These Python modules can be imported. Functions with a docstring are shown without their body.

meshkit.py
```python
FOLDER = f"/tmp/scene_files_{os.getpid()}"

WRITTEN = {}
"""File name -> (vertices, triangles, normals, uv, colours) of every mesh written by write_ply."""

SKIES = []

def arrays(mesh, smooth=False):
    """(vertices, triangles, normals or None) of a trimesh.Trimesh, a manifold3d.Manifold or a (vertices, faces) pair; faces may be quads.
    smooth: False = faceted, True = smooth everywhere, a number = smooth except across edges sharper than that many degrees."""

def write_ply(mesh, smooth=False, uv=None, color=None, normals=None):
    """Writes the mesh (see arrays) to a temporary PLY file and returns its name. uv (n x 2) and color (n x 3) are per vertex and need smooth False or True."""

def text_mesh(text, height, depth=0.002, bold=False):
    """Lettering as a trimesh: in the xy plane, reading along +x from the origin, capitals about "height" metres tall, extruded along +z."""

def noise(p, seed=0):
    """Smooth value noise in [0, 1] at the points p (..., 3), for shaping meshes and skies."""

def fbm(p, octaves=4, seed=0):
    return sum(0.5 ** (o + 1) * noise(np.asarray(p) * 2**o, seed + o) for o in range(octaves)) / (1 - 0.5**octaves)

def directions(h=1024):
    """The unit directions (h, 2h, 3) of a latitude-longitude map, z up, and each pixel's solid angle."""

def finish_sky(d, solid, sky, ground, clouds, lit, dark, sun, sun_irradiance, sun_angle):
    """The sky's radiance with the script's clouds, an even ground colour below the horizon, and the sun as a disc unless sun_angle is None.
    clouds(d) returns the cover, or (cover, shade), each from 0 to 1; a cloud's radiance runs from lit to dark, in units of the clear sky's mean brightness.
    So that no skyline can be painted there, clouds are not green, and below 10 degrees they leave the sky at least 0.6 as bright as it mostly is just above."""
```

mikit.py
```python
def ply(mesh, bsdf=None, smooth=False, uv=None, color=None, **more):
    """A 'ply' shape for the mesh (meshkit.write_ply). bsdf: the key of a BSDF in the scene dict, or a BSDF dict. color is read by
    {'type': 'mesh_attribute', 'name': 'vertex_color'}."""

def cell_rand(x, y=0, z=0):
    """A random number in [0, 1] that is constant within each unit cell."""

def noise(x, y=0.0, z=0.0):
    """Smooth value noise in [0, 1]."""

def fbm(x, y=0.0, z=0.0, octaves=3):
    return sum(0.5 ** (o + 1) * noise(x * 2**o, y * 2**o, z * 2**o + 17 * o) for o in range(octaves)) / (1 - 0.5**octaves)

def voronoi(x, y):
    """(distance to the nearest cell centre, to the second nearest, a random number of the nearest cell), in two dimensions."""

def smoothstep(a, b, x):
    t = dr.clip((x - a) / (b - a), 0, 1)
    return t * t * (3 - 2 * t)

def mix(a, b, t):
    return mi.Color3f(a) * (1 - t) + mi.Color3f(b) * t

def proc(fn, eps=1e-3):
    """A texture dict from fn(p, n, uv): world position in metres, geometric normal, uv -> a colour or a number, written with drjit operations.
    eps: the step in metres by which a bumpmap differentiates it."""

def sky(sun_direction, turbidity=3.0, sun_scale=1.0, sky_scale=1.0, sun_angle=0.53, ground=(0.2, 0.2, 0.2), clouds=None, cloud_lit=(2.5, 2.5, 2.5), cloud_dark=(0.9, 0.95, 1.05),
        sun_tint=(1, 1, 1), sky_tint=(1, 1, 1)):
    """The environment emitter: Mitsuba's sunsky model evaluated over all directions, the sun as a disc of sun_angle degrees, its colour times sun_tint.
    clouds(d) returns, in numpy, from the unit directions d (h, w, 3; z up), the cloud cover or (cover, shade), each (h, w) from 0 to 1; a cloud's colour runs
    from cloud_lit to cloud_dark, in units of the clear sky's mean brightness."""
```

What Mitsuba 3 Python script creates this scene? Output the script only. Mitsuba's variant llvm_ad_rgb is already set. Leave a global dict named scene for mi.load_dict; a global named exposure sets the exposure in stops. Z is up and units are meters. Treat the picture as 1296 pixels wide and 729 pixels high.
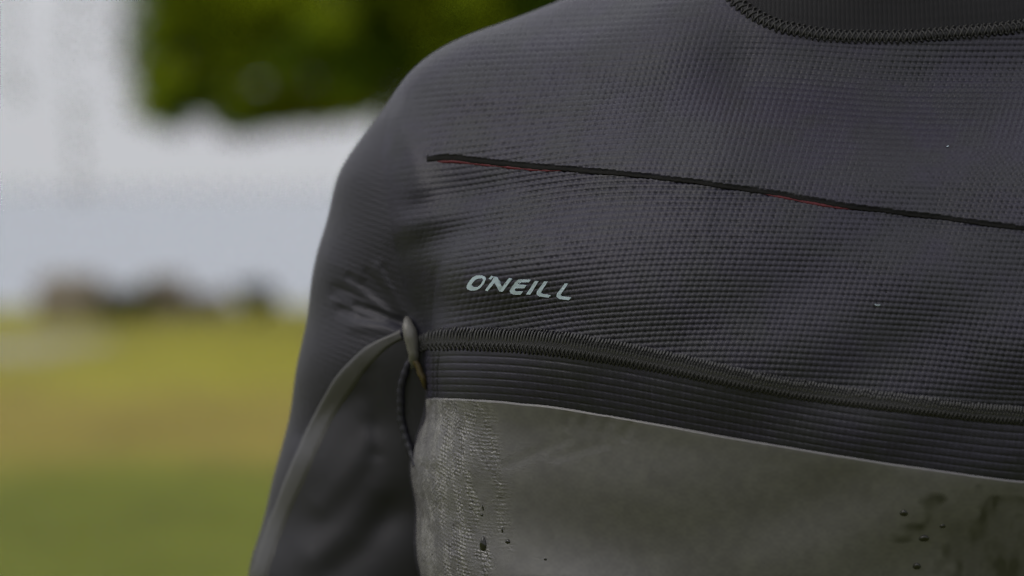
import math, numpy as np, trimesh, mitsuba as mi, mikit, meshkit, drjit as dr
from scipy.interpolate import PchipInterpolator
from scipy.ndimage import map_coordinates, spline_filter
from shapely.geometry import Polygon

rng = np.random.default_rng(7)
scene, labels = {}, {}
T = mi.ScalarTransform4f

# ------------------------------------------------------------------ camera, sky, exposure
F_PX, CX, CY = 3840.0, 648.0, 364.5              # focal length and centre in photograph pixels (1296 x 729)
CAM = np.array([0.0, -1.2, 1.38])
PITCH = math.atan(124.5 / F_PX)                   # the lens looks a little down: the sea horizon is above the middle
FWD = np.array([0, math.cos(PITCH), -math.sin(PITCH)])
UP = np.array([0, math.sin(PITCH), math.cos(PITCH)])
scene['camera'] = {'type': 'thinlens', 'fov': 2 * math.degrees(math.atan(648 / F_PX)), 'fov_axis': 'x',
                   'aperture_radius': 0.0092, 'focus_distance': 1.209, 'near_clip': 0.05, 'far_clip': 30000.0,
                   'to_world': T().look_at(origin=CAM.tolist(), target=(CAM + FWD).tolist(), up=[0, 0, 1])}


def clouds(d):
    el = np.clip(d[..., 2], 0, 1)
    wisps = meshkit.fbm(np.stack([d[..., 0] * 3, d[..., 1] * 3, d[..., 2] * 7], -1), 4, 3)
    shade = np.clip(1.0 - el * 1.05 + 0.25 * (wisps - 0.5), 0, 1)     # an overcast sky: about twice as bright overhead as at the horizon
    return np.ones_like(el), shade


scene['sky'] = mikit.sky((-0.72, -0.42, 0.62), turbidity=3, sun_scale=0.20, sun_angle=40, sun_tint=(0.82, 0.95, 1.22), clouds=clouds,
                         cloud_lit=(2.5, 2.52, 2.68), cloud_dark=(1.25, 1.275, 1.33), ground=(0.16, 0.16, 0.08))
exposure = 2.36


def ray_dir(px, py):
    px, py = np.asarray(px, float), np.asarray(py, float)
    d = F_PX * FWD + (px - CX)[..., None] * np.array([1.0, 0, 0]) + (CY - py)[..., None] * UP
    return d / np.linalg.norm(d, axis=-1, keepdims=True)


def P(px, py, y):
    """The point at depth y that the photograph shows at a pixel: how the scene was measured."""
    d = ray_dir(px, py)
    return CAM + d * ((y - CAM[1]) / d[..., 1])[..., None]


def project(p):
    q = p - CAM
    z = q @ FWD
    return CX + F_PX * q[..., 0] / z, CY - F_PX * (q @ UP) / z


# ------------------------------------------------------------------ materials
def lin(*c):
    c = np.array(c, float) / 255
    return np.where(c <= 0.04045, c / 12.92, ((c + 0.055) / 1.055) ** 2.4).tolist()


def rgb(c):
    return {'type': 'rgb', 'value': [float(x) for x in c]}


def principled(key, color, rough=0.6, spec=0.5, **more):
    b = {'type': 'principled', 'base_color': color if isinstance(color, dict) else rgb(color), 'roughness': rough, 'specular': spec, **more}
    scene[key] = {'type': 'twosided', 'bsdf': b}


def weave_color(p, n, uv):
    t = mikit.cell_rand(uv.x, uv.y, 3)
    f = mikit.noise(p.x * 2600, p.y * 2600, p.z * 2600)
    m = mikit.fbm(p.x * 35, p.y * 35, p.z * 35, 3)
    hue = mikit.smoothstep(0.35, 0.65, mikit.fbm(p.x * 55 + 9, p.y * 55, p.z * 70, 3))
    a, b = mikit.mix((0.0175, 0.0158, 0.0245), (0.0165, 0.0168, 0.0205), hue), mikit.mix((0.0300, 0.0280, 0.0430), (0.0290, 0.0292, 0.0365), hue)
    k = 0.35 * t + 0.35 * f + 0.5 * m - 0.1
    return (a * (1 - k) + b * k) * mi.Color3f(0.69, 0.69, 0.785)


principled('weave_fabric', mikit.proc(weave_color), 0.5, 0.36, sheen=0.3)


def neoprene_color(p, n, uv):
    f = mikit.noise(p.x * 1500, p.y * 1500, p.z * 1500)
    m = mikit.fbm(p.x * 25, p.y * 25, p.z * 25, 3)
    return mikit.mix((0.0118, 0.0114, 0.0172), (0.0215, 0.0208, 0.0310), 0.5 * f + 0.6 * m - 0.05)




def jersey(p, n, uv):
    g = mikit.noise(p.x * 1100, p.y * 1100, p.z * 1100)
    r = dr.sin((p.z + 0.35 * p.x + 0.0012 * mikit.noise(p.x * 60, p.y * 60, p.z * 60)) * (2 * math.pi / 0.0026))
    return 0.00007 * g + 0.000035 * r


scene['sleeve_fabric'] = {'type': 'twosided', 'bsdf': {'type': 'bumpmap', 'scale': 1.0, 'tex': mikit.proc(jersey, 2e-4),
                          'bsdf': {'type': 'principled', 'base_color': mikit.proc(neoprene_color), 'roughness': 0.54, 'specular': 0.36, 'sheen': 0.3}}}
principled('collar_fabric', (0.009, 0.009, 0.0105), 0.7, 0.2)
principled('underarm_fabric', (0.0135, 0.0132, 0.0178), 0.5, 0.35, sheen=0.2)
principled('stitch_thread', (0.050, 0.050, 0.053), 0.5, 0.4)
principled('dark_thread', (0.017, 0.017, 0.017), 0.55, 0.4)
principled('seam_cloth', (0.024, 0.024, 0.026), 0.7, 0.2)
principled('cord', (0.004, 0.004, 0.0035), 0.7, 0.15)
principled('red_lining', (0.065, 0.004, 0.008), 0.5, 0.3)
principled('letter_rubber', (0.33, 0.41, 0.47), 0.45, 0.4)
principled('tape_rubber', (0.037, 0.0365, 0.037), 0.4, 0.5)
principled('glue', (0.095, 0.092, 0.086), 0.33, 0.5)
principled('amber_glue', (0.050, 0.036, 0.014), 0.4, 0.5)


def smooth_skin(p, n, uv):
    m = mikit.fbm(p.x * 22, p.y * 22, p.z * 22, 4)
    s = mikit.fbm(p.x * 140, p.y * 60, p.z * 60, 3)
    c = mikit.mix((0.071, 0.068, 0.076), (0.100, 0.098, 0.100), mikit.smoothstep(0.25, 0.75, 0.40 * m + 0.30 * s + 0.15 * mikit.noise(p.x * 900, p.y * 900, p.z * 900) + 0.15 * mikit.noise(p.x * 330, 1.0, p.z * 260)))
    # wet gloss painted as a speckled pale tone where the rubber is embossed
    pale_gloss = worn_away(uv) * mikit.smoothstep(0.40, 0.62, 0.5 * mikit.noise(uv.x * 1.7, uv.y * 1.7, 14.0) + 0.5 * mikit.fbm(uv.x * 0.16, uv.y * 0.05, 15.0, 3))
    c = mikit.mix(c, (0.185, 0.182, 0.172), 0.6 * pale_gloss)
    # damp stains low on the breast, where the photograph shows them
    q = mikit.fbm(p.x * 70 + 3, p.z * 90, 4.0, 3)
    d1 = dr.sqrt(dr.square((p.x - 0.192) / 0.022) + dr.square((p.z - 1.238) / 0.022))
    w = mikit.smoothstep(1.2, 0.5, d1 + 3.6 * (q - 0.5)) * (0.35 + 0.65 * mikit.smoothstep(0.35, 0.65, s))
    return mikit.mix(c, (0.014, 0.014, 0.012), 0.85 * w)


def worn_away(uv):
    """One where the mesh is still embossed, beside the side seam, nought where the rubber is worn smooth."""
    edge = uv.x + 60 * (mikit.fbm(uv.x * 0.10, uv.y * 0.05, 2.0, 4) - 0.5)
    holes = mikit.smoothstep(0.36, 0.5, mikit.fbm(uv.x * 0.22, uv.y * 0.13, 6.0, 3))
    return mikit.smoothstep(70, 36, edge) * (0.25 + 0.75 * holes)


def emboss(p, n, uv):
    """Embossed mesh of the rubber skin, uv in millimetres along and across; it is worn flat away from the side seam."""
    wx = 0.9 * mikit.noise(uv.x * 0.2, uv.y * 0.2) + 0.25 * mikit.noise(uv.x * 0.9, uv.y * 0.9, 3.0)
    rows = dr.sin((uv.y + 0.45 * uv.x - 0.004 * uv.x * uv.x + wx) * (2 * math.pi / 1.6))
    cols = dr.sin((uv.x + 0.12 * uv.y + wx) * (2 * math.pi / 1.9))
    grain = mikit.noise(uv.x * 2.0, uv.y * 2.0, 5.0)
    dents = mikit.smoothstep(0.55, 0.7, mikit.noise(uv.x * 0.35 + 0.2 * uv.y, uv.y * 0.22, 9.0))
    w = worn_away(uv)
    return w * (0.00010 * rows * (0.5 + grain) + 0.00014 * cols * (0.4 + mikit.noise(uv.x * 1.1, uv.y * 0.3, 12.0)) + 0.00028 * grain - 0.00035 * dents) + 0.00005 * grain


def skin_gloss(p, n, uv):
    return 0.50 - 0.24 * worn_away(uv) + 0.08 * (mikit.noise(uv.x * 0.5, uv.y * 0.3, 8.0) - 0.5)


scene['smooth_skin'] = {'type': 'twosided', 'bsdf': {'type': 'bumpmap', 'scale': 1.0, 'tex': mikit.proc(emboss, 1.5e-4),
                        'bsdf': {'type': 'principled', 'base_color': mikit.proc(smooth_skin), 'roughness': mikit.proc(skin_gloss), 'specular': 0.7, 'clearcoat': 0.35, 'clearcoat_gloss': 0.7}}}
principled('water', (0.014, 0.014, 0.012), 0.07, 0.5)
principled('skin', (0.42, 0.26, 0.19), 0.5, 0.4)
principled('hair', (0.05, 0.03, 0.02), 0.6, 0.4)
principled('eye_white', (0.7, 0.68, 0.65), 0.2, 0.5)

# ------------------------------------------------------------------ the figure as a signed distance


def smin(a, b, k):
    h = np.clip(0.5 + 0.5 * (b - a) / k, 0, 1)
    return b + (a - b) * h - k * h * (1 - h)


def capsule(p, a, b, ra, rb):
    a, b = np.asarray(a, float), np.asarray(b, float)
    ab = b - a
    t = np.clip((p - a) @ ab / (ab @ ab), 0, 1)
    return np.linalg.norm(p - a - t[..., None] * ab, axis=-1) - (ra + (rb - ra) * t)


def ellipsoid(p, c, r):
    q = (p - np.asarray(c)) / np.asarray(r)
    k0 = np.linalg.norm(q, axis=-1)
    k1 = np.linalg.norm(q / np.asarray(r), axis=-1)
    return k0 * (k0 - 1) / np.maximum(k1, 1e-9)


MX = 0.165                                       # the body's midline
tz = np.array([0.80, 0.90, 1.00, 1.10, 1.18, 1.225, 1.262, 1.298, 1.335, 1.385, 1.425, 1.455, 1.485, 1.52])
A_ = PchipInterpolator(tz, [0.155, 0.172, 0.168, 0.178, 0.198, 0.204, 0.2085, 0.202, 0.202, 0.194, 0.170, 0.128, 0.07, 0.03])
B_ = PchipInterpolator(tz, [0.10, 0.115, 0.108, 0.112, 0.122, 0.125, 0.127, 0.127, 0.126, 0.117, 0.105, 0.092, 0.07, 0.03])
Y_ = PchipInterpolator(tz, [0.12, 0.12, 0.115, 0.113, 0.115, 0.115, 0.115, 0.115, 0.116, 0.121, 0.128, 0.132, 0.132, 0.13])


def mirror(p):
    """The points brought over to the wearer's right half: the body is even."""
    q = np.array(p)
    q[..., 0] = MX - np.abs(p[..., 0] - MX)
    return q


def sd_torso(p):
    z = np.clip(p[..., 2], tz[0], tz[-1])
    a, b, yc = A_(z), B_(z), Y_(z)
    x, y = np.abs(p[..., 0] - MX) / a, np.abs(p[..., 1] - yc) / b
    n = 2.6
    d = ((x ** n + y ** n + 1e-12) ** (1 / n) - 1) * np.minimum(a, b)
    d = np.maximum(d, np.maximum(tz[0] - p[..., 2], p[..., 2] - tz[-1]))
    d = smin(d, ellipsoid(p, (MX, 0.035, 1.305), (0.105, 0.078, 0.075)), 0.06)
    return smin(d, ellipsoid(mirror(p), (MX - 0.085, 0.05, 1.335), (0.085, 0.072, 0.062)), 0.05)


def arm_points(s):
    return [np.array([MX + s * q[0], q[1], q[2]]) for q in ((0.185, 0.140, 1.338), (0.219, 0.157, 1.205), (0.243, 0.165, 1.085), (0.252, 0.09, 0.865))]


def sd_arm(p, s):
    a = arm_points(s)
    d = capsule(p, a[0], a[1], 0.0675, 0.058)
    d = smin(d, capsule(p, a[1], a[2], 0.058, 0.046), 0.02)
    d = smin(d, capsule(p, a[2], a[3], 0.046, 0.029), 0.02)
    d = smin(d, ellipsoid(p, (MX + s * 0.163, 0.128, 1.393), (0.0595, 0.05, 0.0515)), 0.03)
    return d


def sd_hand(p, s):
    w = arm_points(s)[3]
    d = capsule(p, w, w + (0, -0.008, -0.06), 0.028, 0.022)
    for k, (dy, ln) in enumerate(((-0.030, 0.072), (-0.010, 0.082), (0.011, 0.076), (0.031, 0.060))):
        a = w + (0, dy * 0.9 - 0.008, -0.085)
        b = a + (-s * 0.006, dy * 0.06, -ln * 0.5)
        c = b + (-s * 0.020, dy * 0.02 - 0.004, -ln * 0.45)
        d = smin(d, capsule(p, w + (0, dy * 0.5, -0.03), a, 0.014, 0.0105), 0.01)
        d = np.minimum(d, np.minimum(capsule(p, a, b, 0.0100, 0.0090), capsule(p, b, c, 0.0090, 0.0078)))
    a = w + (-s * 0.006, -0.020, -0.025)
    b = a + (-s * 0.010, -0.034, -0.034)
    c = b + (-s * 0.010, -0.010, -0.034)
    return smin(d, np.minimum(capsule(p, a, b, 0.015, 0.011), capsule(p, b, c, 0.011, 0.0085)), 0.008)


HEAD = np.array([MX, 0.085, 1.675])


def sd_head(p):
    d = ellipsoid(p, HEAD + (0, 0.01, 0.02), (0.077, 0.096, 0.098))
    d = smin(d, ellipsoid(p, HEAD + (0, -0.03, -0.065), (0.055, 0.058, 0.062)), 0.03)
    d = smin(d, capsule(p, HEAD + (0, -0.088, 0.012), HEAD + (0, -0.106, -0.028), 0.008, 0.014), 0.012)
    d = smin(d, ellipsoid(p, HEAD + (0, -0.082, -0.062), (0.026, 0.012, 0.008)), 0.006)
    m = mirror(p)
    d = np.maximum(d, -ellipsoid(m, HEAD + (-0.032, -0.096, 0.008), (0.017, 0.016, 0.011)))
    d = smin(d, ellipsoid(m, HEAD + (-0.077, 0.012, -0.008), (0.010, 0.020, 0.032)), 0.006)
    return smin(d, sd_neck(p), 0.03)


def sd_neck(p):
    return capsule(p, (MX, 0.115, 1.43), HEAD + (0, 0.025, -0.07), 0.062, 0.056)


def sd_leg(p, s):
    h, k, a = (np.array(v) for v in ((MX + s * 0.085, 0.12, 0.85), (MX + s * 0.10, 0.105, 0.48), (MX + s * 0.11, 0.13, 0.075)))
    d = smin(capsule(p, h, k, 0.085, 0.055), capsule(p, k, a, 0.054, 0.037), 0.02)
    d = smin(d, ellipsoid(p, (k + a) / 2 + (0, 0.03, 0.07), (0.045, 0.05, 0.11)), 0.03)
    d = smin(d, capsule(p, a + (0, 0.025, -0.04), a + (s * 0.015, -0.115, -0.052), 0.034, 0.021), 0.02)
    return np.maximum(d, 0.004 - p[..., 2])


def creases():
    """Folds of the cloth: (start, end, depth, width); below nought is a ridge."""
    out = []
    for pts, y, depth, width in (
        (((508, 318), (545, 306), (590, 294)), 0.045, 0.0007, 0.006),
        (((520, 285), (570, 272), (640, 262)), 0.03, -0.0012, 0.006),
        (((430, 370), (466, 384), (506, 408)), 0.085, 0.0005, 0.0028),
        (((432, 394), (470, 398), (508, 412)), 0.085, 0.0011, 0.0028),
        (((462, 358), (486, 380), (510, 408)), 0.075, 0.0009, 0.0026),
        (((478, 340), (496, 372), (512, 404)), 0.07, -0.0006, 0.0030),
        (((448, 412), (480, 412), (510, 414)), 0.09, -0.0008, 0.0030),
        (((424, 378), (450, 388), (490, 402)), 0.09, -0.0006, 0.0026),
        (((440, 352), (476, 376), (508, 404)), 0.08, 0.00072, 0.00187),
        (((418, 376), (466, 392), (508, 407)), 0.085, 0.00078, 0.00175),
        (((450, 388), (480, 396), (509, 409)), 0.085, 0.00084, 0.00175),
        (((462, 346), (488, 372), (510, 402)), 0.075, 0.00060, 0.00175),
        (((456, 404), (482, 407), (510, 412)), 0.085, 0.00084, 0.00175),
        (((484, 340), (500, 370), (513, 400)), 0.065, 0.00054, 0.00175),
        (((420, 366), (440, 370), (458, 378)), 0.09, 0.00048, 0.00225),
        (((470, 470), (480, 520), (478, 570)), 0.10, 0.0010, 0.004),
        (((410, 640), (446, 596), (470, 560)), 0.10, -0.0012, 0.006),
        (((400, 705), (440, 672), (478, 622)), 0.10, -0.0018, 0.008),
        (((425, 720), (462, 690), (496, 640)), 0.10, 0.0016, 0.008),
        (((480, 540), (470, 600), (490, 650)), 0.10, 0.0012, 0.009),
        (((384, 560), (410, 530), (450, 500)), 0.09, 0.0012, 0.006),
        (((960, 84), (1060, 92), (1160, 98), (1300, 88), (1420, 66)), 0.0, 0.0080, 0.020),
        (((760, 120), (900, 150), (1080, 176)), -0.01, -0.0012, 0.010),
        (((930, 210), (1060, 232), (1210, 238), (1400, 220)), -0.03, -0.0022, 0.014),
        (((590, 118), (680, 128), (790, 150)), 0.05, -0.0014, 0.010),
        (((500, 150), (520, 190), (530, 235)), 0.05, -0.0016, 0.007),
        (((640, 345), (760, 300), (880, 272)), 0.0, -0.0016, 0.011),
        (((590, 250), (740, 252), (900, 276)), 0.0, 0.0014, 0.012),
        (((560, 395), (700, 392), (860, 420)), 0.0, 0.0010, 0.009),
        (((860, 330), (1000, 370), (1200, 420)), -0.03, 0.0010, 0.02),
    ):
        q = [P(a, b, y) for a, b in pts]
        out += [(q[i], q[i + 1], depth, width, i > 0) for i in range(len(q) - 1)]
    groups, cur = [], None
    for a, b, d, w, cont in out:
        if not cont:
            cur = (d, w, [])
            groups.append(cur)
        cur[2].append((a, b))
    return groups


CREASES = creases()


def fold(p, side=None):
    """Depth of the folds at the points; distance is taken across the front of the body."""
    shape_, p = p.shape[:-1], p.reshape(-1, 3)
    out = np.zeros(len(p))
    for depth, width, segs in CREASES:
        ends = np.array([e for ab in segs for e in ab])
        lo, hi = ends.min(0) - 3.2 * width, ends.max(0) + 3.2 * width
        near = np.nonzero((p[:, 0] > lo[0]) & (p[:, 0] < hi[0]) & (p[:, 2] > lo[2]) & (p[:, 2] < hi[2]) & (p[:, 1] < hi[1] + 0.08))[0]
        if not len(near):
            continue
        d, q0 = None, p[near]
        for a, b in segs:
            a2, b2 = a[[0, 2]], b[[0, 2]]
            q = q0[:, [0, 2]]
            ab = b2 - a2
            t = np.clip((q - a2) @ ab / (ab @ ab), 0, 1)
            e = np.linalg.norm(q - a2 - t[:, None] * ab, axis=-1)
            e = np.hypot(e, np.maximum(np.abs(q0[:, 1] - a[1]) - 0.05, 0) * 0.5)
            d = e if d is None else np.minimum(d, e)
        out[near] += depth * np.exp(-(d / width) ** 2)
    out, p = out.reshape(shape_), p.reshape(*shape_, 3)
    x, z = p[..., 0], p[..., 2]
    return out + 0.0006 * (np.sin(44 * x + 96 * z + 1) + np.sin(-33 * x + 143 * z + 2.2 * np.sin(21 * x)) + 0.7 * np.sin(75 * x - 60 * z + 1.5 * np.sin(50 * z)))


def sd_suit(p, folds=True):
    """The clothed figure without its hands, feet and head details being cut off."""
    z = p[..., 2]
    d = sd_torso(p)
    kz = np.clip((z - 1.318) / 0.07, 0, 1)
    kz = 0.005 + 0.045 * kz * kz * (3 - 2 * kz)
    m = mirror(p)
    d = smin(d, sd_arm(m, -1), kz)
    d = smin(d, capsule(m, (MX - 0.15, 0.14, 1.408), (MX - 0.04, 0.135, 1.468), 0.039, 0.046), 0.03)
    d = smin(d, sd_neck(p), 0.022)
    if folds:
        d = d + fold(p)
    return d


def sd_all(p):
    d = smin(sd_suit(p), sd_head(p), 0.02)
    m = mirror(p)
    return smin(smin(d, sd_hand(m, -1), 0.006), sd_leg(m, -1), 0.02)


def gradient(f, p, h=4e-4):
    k = np.array([[1, -1, -1], [-1, -1, 1], [-1, 1, -1], [1, 1, 1]], float)
    g = sum(f(p + h * e)[..., None] * e for e in k) / (4 * h)
    return g, np.linalg.norm(g, axis=-1, keepdims=True) + 1e-12


def surface_nets(f, lo, hi, step, block=4):
    """A quad mesh of the level set of f, sampled only near the surface."""
    lo = np.asarray(lo, float)
    n = (np.ceil((np.asarray(hi) - lo) / (step * block)).astype(int)) * block
    cg = [lo[k] + step * block * (np.arange(n[k] // block) + 0.5) - step / 2 for k in range(3)]
    c = np.stack(np.meshgrid(*cg, indexing='ij'), -1)
    dc = f(c.reshape(-1, 3)).reshape(c.shape[:3])
    val = np.repeat(np.repeat(np.repeat(np.where(dc > 0, 1.0, -1.0), block, 0), block, 1), block, 2)
    near = np.argwhere(np.abs(dc) < step * block * 2.2)
    off = np.stack(np.meshgrid(*[np.arange(block)] * 3, indexing='ij'), -1).reshape(-1, 3)
    idx = (near[:, None] * block + off[None]).reshape(-1, 3)
    val[tuple(idx.T)] = f(lo + step * idx)
    ins = val < 0
    cnt, pos = np.zeros(np.array(val.shape) - 1), np.zeros((*(np.array(val.shape) - 1), 3))
    sl = lambda b, k: slice(b, val.shape[k] - 1 + b)
    corners = {b: (val[sl(b[0], 0), sl(b[1], 1), sl(b[2], 2)]) for b in np.ndindex(2, 2, 2)}
    for a in np.ndindex(2, 2, 2):
        for k in range(3):
            if a[k]:
                continue
            b = list(a)
            b[k] = 1
            va, vb = corners[a], corners[tuple(b)]
            m = (va < 0) != (vb < 0)
            t = np.where(m, va / np.where(m, va - vb, 1), 0)
            cnt += m
            for j in range(3):
                pos[..., j] += m * (a[j] + (t if j == k else 0))
    cells = np.argwhere(cnt > 0)
    ids = np.full(cnt.shape, -1)
    ids[tuple(cells.T)] = np.arange(len(cells))
    v = lo + step * (cells + pos[tuple(cells.T)] / cnt[tuple(cells.T)][:, None])
    quads = []
    for k in range(3):
        i, j = [(1, 2), (2, 0), (0, 1)][k]
        a = [slice(1, -1)] * 3
        b = [slice(1, -1)] * 3
        a[k], b[k] = slice(0, -1), slice(1, None)
        m = ins[tuple(a)] != ins[tuple(b)]
        e = np.argwhere(m) + 1
        e[:, k] -= 1
        fl = ins[tuple(e.T)]
        o = np.zeros((4, 3), int)
        o[1, i] = o[2, i] = o[2, j] = o[3, j] = -1
        q = np.stack([ids[tuple((e + o[c]).T)] for c in range(4)], 1)
        q = np.where(fl[:, None], q, q[:, ::-1])
        quads.append(q)
    q = np.vstack(quads)
    q = q[(q >= 0).all(1)]
    for _ in range(2):
        g, l = gradient(f, v)
        v = v - np.clip(f(v)[:, None] / l, -step, step) * g / l
    f3 = np.vstack([q[:, [0, 1, 2]], q[:, [0, 2, 3]]])
    n_ = gradient(f, v)
    nn = n_[0] / n_[1]
    if np.einsum('ij,ij->i', np.cross(v[f3[:, 1]] - v[f3[:, 0]], v[f3[:, 2]] - v[f3[:, 0]]), nn[f3[:, 0]]).sum() < 0:
        f3 = f3[:, ::-1]
    return v, f3, nn


def clip_mesh(v, f, n, g):
    """Keeps the part of the mesh where g > 0, cutting triangles along g = 0."""
    pos = g > 0
    c = pos[f].sum(1)
    keep = [f[c == 3]]
    vs, ns, at = [v], [n], len(v)
    for want in (1, 2):
        t = f[c == want]
        if not len(t):
            continue
        odd = pos[t] if want == 1 else ~pos[t]
        k = odd.argmax(1)
        r = np.arange(len(t))
        a, b, d = t[r, k], t[r, (k + 1) % 3], t[r, (k + 2) % 3]
        tb, td = (g[a] / (g[a] - g[b]))[:, None], (g[a] / (g[a] - g[d]))[:, None]
        vs += [v[a] + tb * (v[b] - v[a]), v[a] + td * (v[d] - v[a])]
        ns += [n[a] + tb * (n[b] - n[a]), n[a] + td * (n[d] - n[a])]
        ib, id_ = at + r, at + len(t) + r
        at += 2 * len(t)
        keep += [np.stack([a, ib, id_], 1)] if want == 1 else [np.stack([ib, b, d], 1), np.stack([ib, d, id_], 1)]
    v, n, f = np.vstack(vs), np.vstack(ns), np.vstack(keep)
    used = np.unique(f)
    m = np.full(len(v), -1)
    m[used] = np.arange(len(used))
    return v[used], m[f], n[used] / np.linalg.norm(n[used], axis=1, keepdims=True)


def shape(v, f, bsdf, normals=None, uv=None):
    path = meshkit.write_ply((v, f), smooth=normals is None, uv=uv, normals=normals)
    return {'type': 'ply', 'filename': path, 'face_normals': False, 'bsdf': {'type': 'ref', 'id': bsdf}}


# ------------------------------------------------------------------ the person
labels['person'] = {'label': 'person in a black and grey wetsuit, chest and right shoulder close to the lens', 'category': 'person'}
PV, PF, PN = surface_nets(sd_all, (-0.20, -0.11, -0.01), (0.53, 0.32, 1.80), 0.0045)


def covered(v):
    """Positive where the wetsuit covers the body: not the head, hands and feet."""
    s = np.minimum(1.505 - v[:, 2] + 0.35 * (v[:, 1] - 0.1), v[:, 2] - 0.10)
    wrist = arm_points(1)[3]
    lim = np.where(np.abs(v[:, 0] - MX) > 0.19, v[:, 2] - (wrist[2] + 0.012), 1.0)
    return np.minimum(s, lim)


cov = covered(PV)
bv = PV - PN * (0.005 * np.clip(cov / 0.01, 0, 1))[:, None]
scene['person__body'] = shape(bv, PF, 'skin', PN)
# the right sleeve is refined so that its folds are cut cleanly
sv_, sf_ = PV, PF
for _ in range(2):
    cen = sv_[sf_].mean(1)
    pick = (cen[:, 0] < 0.03) & (cen[:, 2] > 1.17) & (cen[:, 2] < 1.44) & (cen[:, 1] < 0.17)
    n0 = len(sv_)
    sv_, sf_ = trimesh.remesh.subdivide(sv_, sf_, np.nonzero(pick)[0])
    new = (sv_[:, 0] < 0.04) & (sv_[:, 2] > 1.16) & (sv_[:, 2] < 1.45) & (sv_[:, 1] < 0.18)
    g, l = gradient(sd_suit, sv_[new])
    sv_[new] -= np.clip(sd_suit(sv_[new])[:, None] / l, -0.002, 0.002) * g / l
g, l = gradient(sd_all, sv_)
v, f, n = clip_mesh(sv_, sf_, g / l, covered(sv_))
scene['person__wetsuit'] = shape(v, f, 'sleeve_fabric', n)
hv, hf, hn = surface_nets(lambda p: np.maximum(ellipsoid(p, HEAD + (0, 0.014, 0.024), (0.084, 0.104, 0.105)) - 0.004 * np.sin(p[..., 0] * 260 + 40 * p[..., 2]), 0.03 - (p[..., 2] - HEAD[2]) - 0.75 * (p[..., 1] - HEAD[1] + 0.03)),
                          HEAD - 0.14, HEAD + 0.15, 0.006)
scene['person__hair'] = shape(hv, hf, 'hair', hn)
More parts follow.
